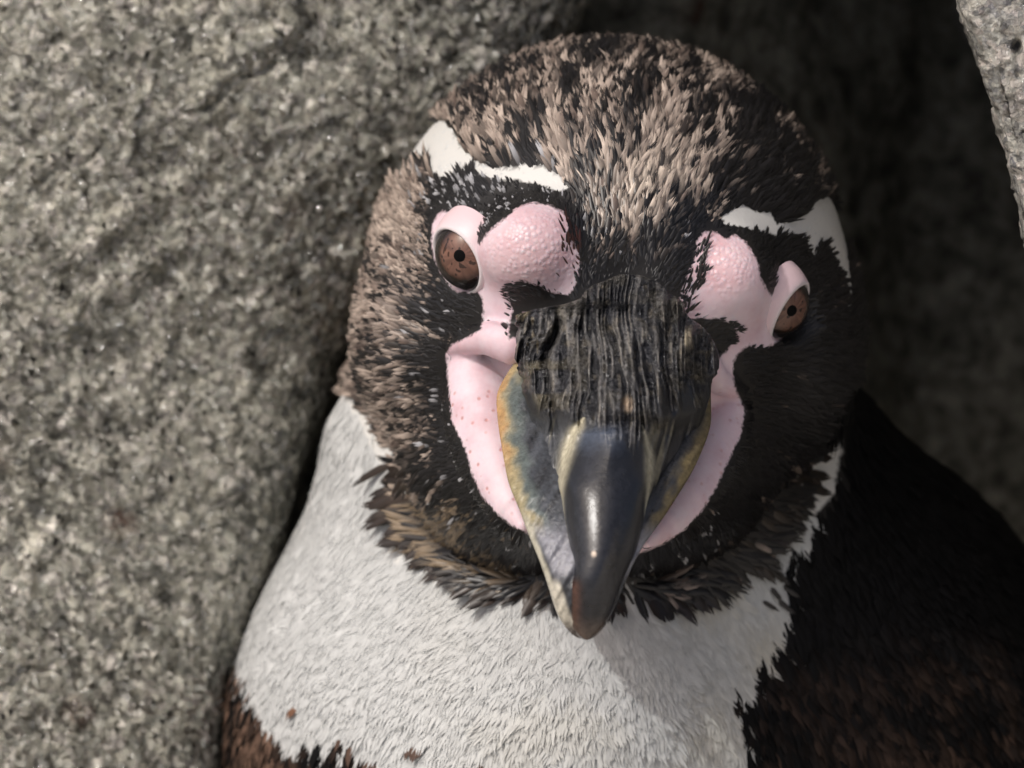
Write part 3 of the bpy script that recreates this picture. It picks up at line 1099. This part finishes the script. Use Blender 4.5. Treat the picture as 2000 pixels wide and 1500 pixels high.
# ------------------------------------------------------------------ bill
ZR = [(520, 440), (545, 478), (570, 515), (600, 548), (650, 592), (700, 630), (760, 670), (820, 708), (880, 745), (930, 775), (970, 797), (1030, 822), (1085, 838), (1130, 842), (1170, 834), (1210, 815), (1238, 795), (1250, 780)]
XL = [(534, 1222), (542, 1196), (552, 1172), (566, 1150), (582, 1134), (594, 1100), (604, 1040), (616, 1012), (650, 1005), (700, 1008), (760, 1020), (820, 1036), (880, 1060), (930, 1080), (970, 1093), (1030, 1100), (1085, 1108), (1130, 1104), (1170, 1106), (1210, 1113), (1232, 1122), (1243, 1131), (1250, 1141)]
XR = [(534, 1232), (542, 1262), (552, 1284), (566, 1304), (590, 1328), (610, 1342), (630, 1362), (655, 1394), (700, 1404), (760, 1390), (820, 1374), (880, 1338), (930, 1298), (970, 1273), (1030, 1259), (1085, 1243), (1130, 1222), (1170, 1207), (1210, 1190), (1232, 1173), (1243, 1160), (1250, 1149)]
CUL_L = [(780, 1165), (820, 1138), (850, 1118), (900, 1103), (950, 1095), (1000, 1098), (1050, 1105), (1107, 1116), (1135, 1106), (1250, 1100)]
CUL_R = [(780, 1225), (830, 1256), (870, 1266), (900, 1271), (950, 1268), (980, 1263), (1030, 1258), (1100, 1262), (1250, 1262)]

ny, nu = 420, 280
yy = np.concatenate([np.linspace(536, 1225, ny - 30), 1225 + 25 * np.sin(np.linspace(0, math.pi / 2, 31))[1:]])
ph = np.linspace(-math.radians(96), math.radians(96), nu)
Yg, PH = np.meshgrid(yy, ph, indexing='ij')
xl, xr, zr = ip(yy, XL), ip(yy, XR), ips(yy, ZR)
bl = sstep(640, 680, yy)
xl, xr = xl * (1 - bl) + ips(yy, XL) * bl, xr * (1 - bl) + ips(yy, XR) * bl
ragged = sstep(800, 720, yy)
xl = xl + ragged * 6 * fbm(n3(yy / 14, 0 * yy), 3, 131)
xr = xr + ragged * 6 * fbm(n3(yy / 14, 0 * yy), 3, 133)
tipf = np.sqrt(np.clip((1250 - yy) / 30.0, 0, 1))
cx = (xl + xr) / 2
w = (xr - xl) / 2
lastw = w.copy()
w = np.where(yy > 1215, np.interp(1215, yy, w) * tipf / np.sqrt(35 / 30.0) * 1.08, w)
w = np.minimum(w, lastw * 1.4)
# ridge sits a little to the sunlit side low down, as in a head turned slightly
skew = np.interp(yy, [520, 700, 900, 1250], [0.10, 0.02, -0.05, 0.0])
dep = np.interp(yy, [520, 600, 650, 700, 850, 970, 1100, 1250], [45, 62, 112, 165, 175, 120, 100, 30])
cosp = np.sign(np.cos(PH)) * np.abs(np.cos(PH)) ** 0.85
sinp = np.sin(PH)
roof = np.where(np.abs(PH) < math.pi / 2, 1 - np.abs(sinp) ** 1.35, np.cos(PH))
rf = (sstep(960, 850, yy) * sstep(540, 620, yy))[:, None] * 0.75
cosp = cosp * (1 - rf) + roof * rf
X = cx[:, None] + w[:, None] * (sinp + skew[:, None] * np.cos(PH))
Z = (zr - dep)[:, None] + dep[:, None] * cosp
# the raised smooth central plate against the side plates
cl, cr = ips(yy, CUL_L)[:, None], ips(yy, CUL_R)[:, None]
plate = sstep(-7, 9, X - cl) * sstep(-7, 9, cr - X) * sstep(815, 850, Yg)
lowmask = sstep(800, 850, Yg)
Z = Z - 26 * lowmask * (1 - plate) * sstep(1120, 1000, Yg)
# rough, fibrous base plate
rough = sstep(875, 800, Yg + 42 * fbm(n3(X / 22, Yg / 70), 3, 91) + 115 * (np.abs(X - 1195) / 190 - 0.22))
warp = 1.3 * fbm(n3(X / 80, Yg / 120), 3, 92)
fib = 1 - 2 * np.abs(vnoise(n3(X / 9.0 + warp * 1.6, Yg / 120.0), 93)) + 0.7 * vnoise(n3(X / 4.2 + warp * 2.4, Yg / 70.0), 94)
chip = vnoise(n3(X / 5.0 + warp, Yg / 22.0), 90)
flake = fbm(n3(X / 30 + warp, Yg / 34), 4, 95)
side = sstep(1130, 1040, X)
edgeband = 1 - 0.15 * sstep(0.82, 1.0, np.abs(sinp))
Z = Z + rough * edgeband * (8.5 * fib + 2.4 * chip + 9 * flake * (0.4 + side) + 9 * sstep(0.1, 0.5, vnoise(n3(X / 42, Yg / 80), 96)) - 13 * sstep(0.35, 0.7, vnoise(n3(X / 24 + Yg / 60, Yg / 60), 97)) * (0.3 + side))
lat = (1 - plate) * lowmask


def groove(x0, y0, x1, y1, wd, a):
    vx, vy = x1 - x0, y1 - y0
    t = np.clip(((X - x0) * vx + (Yg - y0) * vy) / (vx * vx + vy * vy), 0, 1)
    dd_ = np.hypot(X - x0 - t * vx, Yg - y0 - t * vy)
    return a * np.exp(-(dd_ / wd) ** 2)


dark_g = 0
for g in ((1092, 630, 1062, 700, 9, 22), (1062, 700, 1078, 790, 8, 16), (1078, 790, 1090, 930, 7, 14), (1120, 730, 1132, 830, 8, 14), (1128, 640, 1110, 720, 6, 10), (1300, 640, 1310, 800, 9, 14)):
    gg = groove(*g)
    Z = Z - gg
    dark_g = dark_g + gg / 16.0
Z = Z + groove(1040, 620, 1036, 690, 24, 16) + groove(1180, 600, 1190, 780, 60, 10)
Z = Z + lat * 4.5 * vnoise(n3(X / 7 + Yg / 26, Yg / 70), 98)
Z = Z + (1 - rough) * (1.3 * vnoise(n3(X / 25, Yg / 60), 99))
# broken scale at the right nostril, a notch at the left above the hook
Z = Z + 22 * np.exp(-(((X - 1345) / 11) ** 2 + ((Yg - 668) / 24) ** 2))
Z = Z - 22 * np.exp(-(((X - 1112) / 10) ** 2 + ((Yg - 1112) / 22) ** 2))
C = np.zeros(X.shape + (3,))
blk = np.array([0.020, 0.021, 0.026])
C[:] = blk
C *= (1 + 0.5 * fbm(n3(X / 40, Yg / 90), 3, 101))[..., None]


def cmix(m, col):
    global C
    m = np.clip(m, 0, 1)[..., None]
    C = C * (1 - m) + np.array(col) * m


cmix(0.8 * rough * sstep(0.1, 1.1, fib + 0.35 * chip) * sstep(1345, 1250, X), (0.19, 0.183, 0.178))  # gloss of the crests painted grey, fading out on the shaded right
cmix(0.8 * rough * sstep(1.0, 1.6, fib + 0.6 * vnoise(n3(X / 5.0, Yg / 45.0), 104)), (0.30, 0.275, 0.24))
cmix(0.6 * rough * sstep(0.15, 0.7, flake) * (0.35 + side), (0.15, 0.13, 0.085))
cmix(0.7 * rough * sstep(0.45, 0.8, vnoise(n3(X / 10, Yg / 16), 102)) * (0.25 + 0.75 * side), (0.30, 0.25, 0.17))
cmix(0.75 * np.clip(dark_g, 0, 1), (0.012, 0.011, 0.011))
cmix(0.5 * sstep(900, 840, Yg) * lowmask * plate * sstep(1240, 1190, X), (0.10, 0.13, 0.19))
cmix(0.8 * lat * sstep(1200, 1100, X), (0.10, 0.105, 0.115))
cmix(0.4 * lat * sstep(0, 0.8, vnoise(n3(X / 6 + Yg / 26, Yg / 60), 103)), (0.32, 0.29, 0.2))
wl = np.interp(yy, [815, 835, 880, 930, 960, 1010, 1080, 1115], [2, 12, 13, 9, 6, 4, 3, 0])[:, None]
cmix(np.exp(-((X - cl + 1) / (wl + 0.01)) ** 2) * (wl > 0.5) * (Yg > 815), (0.62, 0.57, 0.42))
wr = np.interp(yy, [830, 850, 900, 935, 965, 1010, 1060], [1, 4, 8, 7, 4, 2, 0])[:, None]
cmix(np.exp(-((X - cr) / (wr + 0.01)) ** 2) * (wr > 0.5) * (Yg > 830), (0.55, 0.52, 0.40))
cmix(np.exp(-(((X - 1345 + 6 * chip) / 9) ** 2 + ((Yg - 668) / 22) ** 2) ** 2) * sstep(-0.6, 0.2, fib), (0.50, 0.43, 0.30))
cmix(np.exp(-(((X - 1227) / 9) ** 2 + ((Yg - 790) / 16) ** 2) ** 2), (0.55, 0.42, 0.3))
cmix(0.75 * np.exp(-((X - 1122) / 12) ** 2) * sstep(1120, 1150, Yg), (0.10, 0.045, 0.03))
cmix(0.7 * sstep(1195, 1240, Yg), (0.14, 0.10, 0.08))
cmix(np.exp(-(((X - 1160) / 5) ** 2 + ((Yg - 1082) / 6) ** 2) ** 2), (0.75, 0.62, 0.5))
BP = A(X, Yg, Z).reshape(-1, 3)
Fb = [tuple(f) for f in grid_faces(ny, nu)]
# close the underside
under = A(np.repeat(cx[:, None], 1, 1), yy[:, None], (zr - dep - 18)[:, None]).reshape(-1, 3)
o0 = len(BP)
BPv = np.concatenate([BP, under])
for r_ in range(ny - 1):
    Fb.append((r_ * nu, (r_ + 1) * nu, o0 + r_ + 1, o0 + r_))
    Fb.append((r_ * nu + nu - 1, o0 + r_, o0 + r_ + 1, (r_ + 1) * nu + nu - 1))
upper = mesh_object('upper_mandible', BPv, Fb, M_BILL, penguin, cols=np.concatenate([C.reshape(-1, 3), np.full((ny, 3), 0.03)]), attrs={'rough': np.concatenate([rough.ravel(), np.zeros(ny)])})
upper['label'] = 'dark glossy hooked upper bill with rough flaking base'

# lower mandible
LL = [(690, 1018), (720, 996), (766, 968), (827, 972), (887, 982), (943, 992), (999, 1016), (1041, 1031), (1090, 1052), (1130, 1066), (1165, 1077), (1190, 1084), (1215, 1095), (1235, 1112), (1248, 1135)]
LR = [(690, 1395), (766, 1388), (827, 1390), (860, 1380), (920, 1354), (1000, 1304), (1065, 1257), (1100, 1237), (1160, 1212), (1190, 1200), (1220, 1181), (1240, 1160), (1248, 1142)]
ny2, nu2 = 220, 120
yy = np.concatenate([np.linspace(690, 1225, ny2 - 20), 1225 + 22 * np.sin(np.linspace(0, math.pi / 2, 21))[1:]])
ph = np.linspace(-math.pi, math.pi, nu2, endpoint=False)
Yg, PH = np.meshgrid(yy, ph, indexing='ij')
xl, xr, zr = ips(yy, LL), ips(yy, LR), ips(yy, ZR)
cx, w = (xl + xr) / 2, (xr - xl) / 2
tipf = np.sqrt(np.clip((1248 - yy) / 30.0, 0, 1))
w = np.where(yy > 1218, np.interp(1218, yy, w) * np.minimum(tipf, 1), w)
dep = np.interp(yy, [690, 850, 970, 1100, 1180, 1250], [255, 200, 130, 78, 52, 40])
zc = zr - dep
hup = np.interp(yy, [690, 850, 1000, 1150, 1250], [40, 45, 45, 40, 15])
hdn = np.interp(yy, [690, 850, 1000, 1150, 1250], [120, 150, 120, 70, 20])
cosp, sinp = np.cos(PH), np.sin(PH)
X = cx[:, None] + w[:, None] * np.sign(sinp) * np.abs(sinp) ** 0.8
Z = zc[:, None] + np.where(cosp > 0, hup[:, None], hdn[:, None]) * cosp
edge = (X - xl[:, None])
edr = (xr[:, None] - X)
Z = Z + 4 * vnoise(n3(X / 8 + Yg / 14.0, Yg / 60), 111) * (cosp > -0.2)
C = np.zeros(X.shape + (3,))
C[:] = (0.055, 0.06, 0.07)
C *= (1 + 0.75 * vnoise(n3(X / 7 + Yg / 12.0, Yg / 50), 112))[..., None]
nz = 8 * vnoise(n3(X / 20, Yg / 22), 113)
up_ = sstep(1060, 1000, Yg)
cmix(sstep(60, 34, edge + 1.6 * nz) * up_ * 0.8, (0.13, 0.16, 0.15))
nz = nz + 5 * vnoise(n3(X / 8 + Yg / 14.0, Yg / 30), 115)
cmix(sstep(34, 12, edge + 1.5 * nz) * up_ * 0.85, (0.42, 0.35, 0.19))
cmix(sstep(24, 4, edge + 1.5 * nz) * sstep(960, 850, Yg) * sstep(700, 760, Yg) * 0.75, (0.50, 0.27, 0.10))
cmix(sstep(1180, 1280, X) * 0.7, (0.02, 0.02, 0.022))  # right side darkened, the shade there put into the colour
cmix(sstep(34, 8, edr + 1.5 * nz) * up_ * 0.8, (0.17, 0.13, 0.06))  # right-hand yellow painted duller for the same shade
cmix(sstep(16, 6, edge + 0.3 * nz) * sstep(980, 1040, Yg), (0.55, 0.52, 0.42))
cmix(sstep(1010, 1060, Yg) * (1 - sstep(1110, 1140, Yg)) * sstep(12, 22, edge) * 0.75, (0.30, 0.30, 0.34))
cmix(sstep(1125, 1150, Yg) * sstep(30, 20, edge), (0.66, 0.62, 0.52))
cmix(sstep(1205, 1235, Yg), (0.12, 0.10, 0.09))
LPt = A(X, Yg, Z).reshape(-1, 3)
Fl = [tuple(f) for f in grid_faces(ny2, nu2, True)]
Fl.append(tuple(range(nu2)))
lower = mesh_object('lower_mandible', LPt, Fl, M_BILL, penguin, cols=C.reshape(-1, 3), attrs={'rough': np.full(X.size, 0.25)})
lower['label'] = 'grey lower bill with yellow edge and pale tip'

# ------------------------------------------------------------------ eyes


def ortho(n_):
    u = np.cross(np.array([0.1, 1.0, 0.2]), n_)
    u /= np.linalg.norm(u)
    return u, np.cross(n_, u)


def cap(c, n_, R, a0, a1, na, nb_=72):
    u, v = ortho(n_)
    th = np.linspace(a0, a1, na)
    p_ = np.linspace(0, 2 * math.pi, nb_, endpoint=False)
    T, Pp = np.meshgrid(th, p_, indexing='ij')
    V = c + R * (np.sin(T)[..., None] * (np.cos(Pp)[..., None] * u + np.sin(Pp)[..., None] * v) + np.cos(T)[..., None] * n_)
    return V.reshape(-1, 3), grid_faces(na, nb_, True), T.ravel(), Pp.ravel()


def make_eye(frame, gaze, tone):
    c0, n_, op = frame
    g_ = np.array(gaze, float)
    g_ /= np.linalg.norm(g_)
    R = op * 1.12
    c = c0 - n_ * (R * 0.52)
    e = bpy.data.objects.new('eye', None)
    e.location = W(c) - origin_of(penguin)
    e.empty_display_size = 0.004
    link(e, penguin)
    V, F, T, Pp = cap(c, n_, R, 0.001, 2.2, 40)
    mesh_object('eyeball', V, F, M_EYE, e, cols=np.tile(np.array([0.013, 0.011, 0.012]), (len(V), 1)))
    # iris: mottled brown
    V, F, T, Pp = cap(c, g_, R * 1.006, 0.06, 0.80, 40, 120)
    r = T / 0.80
    col = np.tile(np.array([0.185, 0.092, 0.066]) * tone, (len(V), 1))
    q = vnoise(V / 7.0, 121)
    col *= (0.85 + 0.30 * vnoise(n3(np.cos(Pp) * 9, np.sin(Pp) * 9, r * 2.0), 122))[:, None]
    col[(q > 0.42) & (r < 0.75)] *= 0.25
    col *= (1 - 0.93 * sstep(0.60, 0.95, r))[:, None]
    mesh_object('iris', V, F, M_EYE, e, cols=col)
    V, F, T, Pp = cap(c, g_, R * 1.012, 0.001, 0.155, 8, 40)
    mesh_object('pupil', V, F, M_PUPIL, e, cols=np.full((len(V), 3), 0.004))
    # eyelid: rolled white rim merging into pink skin
    u, v = ortho(n_)
    p_ = np.linspace(0, 2 * math.pi, 96, endpoint=False)
    prof = np.array([(0.84, 0.40), (0.855, 0.54), (0.89, 0.60), (0.94, 0.59), (1.0, 0.53), (1.06, 0.43), (1.13, 0.30), (1.2, 0.14), (1.26, -0.1)])
    VV, CC = [], []
    for (rr, hh) in prof:
        wob = 1 + 0.015 * np.sin(3 * p_ + 1)
        ring = c + n_ * (R * hh) + (rr * R * wob * 0.985)[:, None] * (np.cos(p_)[:, None] * u + np.sin(p_)[:, None] * v)
        VV.append(ring)
        m = sstep(0.88, 1.05, rr)
        CC.append(np.tile(np.array([0.74, 0.69, 0.71]) * (1 - m) + np.array([0.74, 0.56, 0.59]) * m, (96, 1)))
    VV, CC = np.concatenate(VV), np.concatenate(CC)
    mesh_object('eyelid', VV, grid_faces(len(prof), 96, True), M_LID, e, cols=CC)
    return e


make_eye(EYE_L, (-0.36, -0.12, 0.92), 1.0)
make_eye(EYE_R, (0.46, -0.26, 0.85), 0.8)
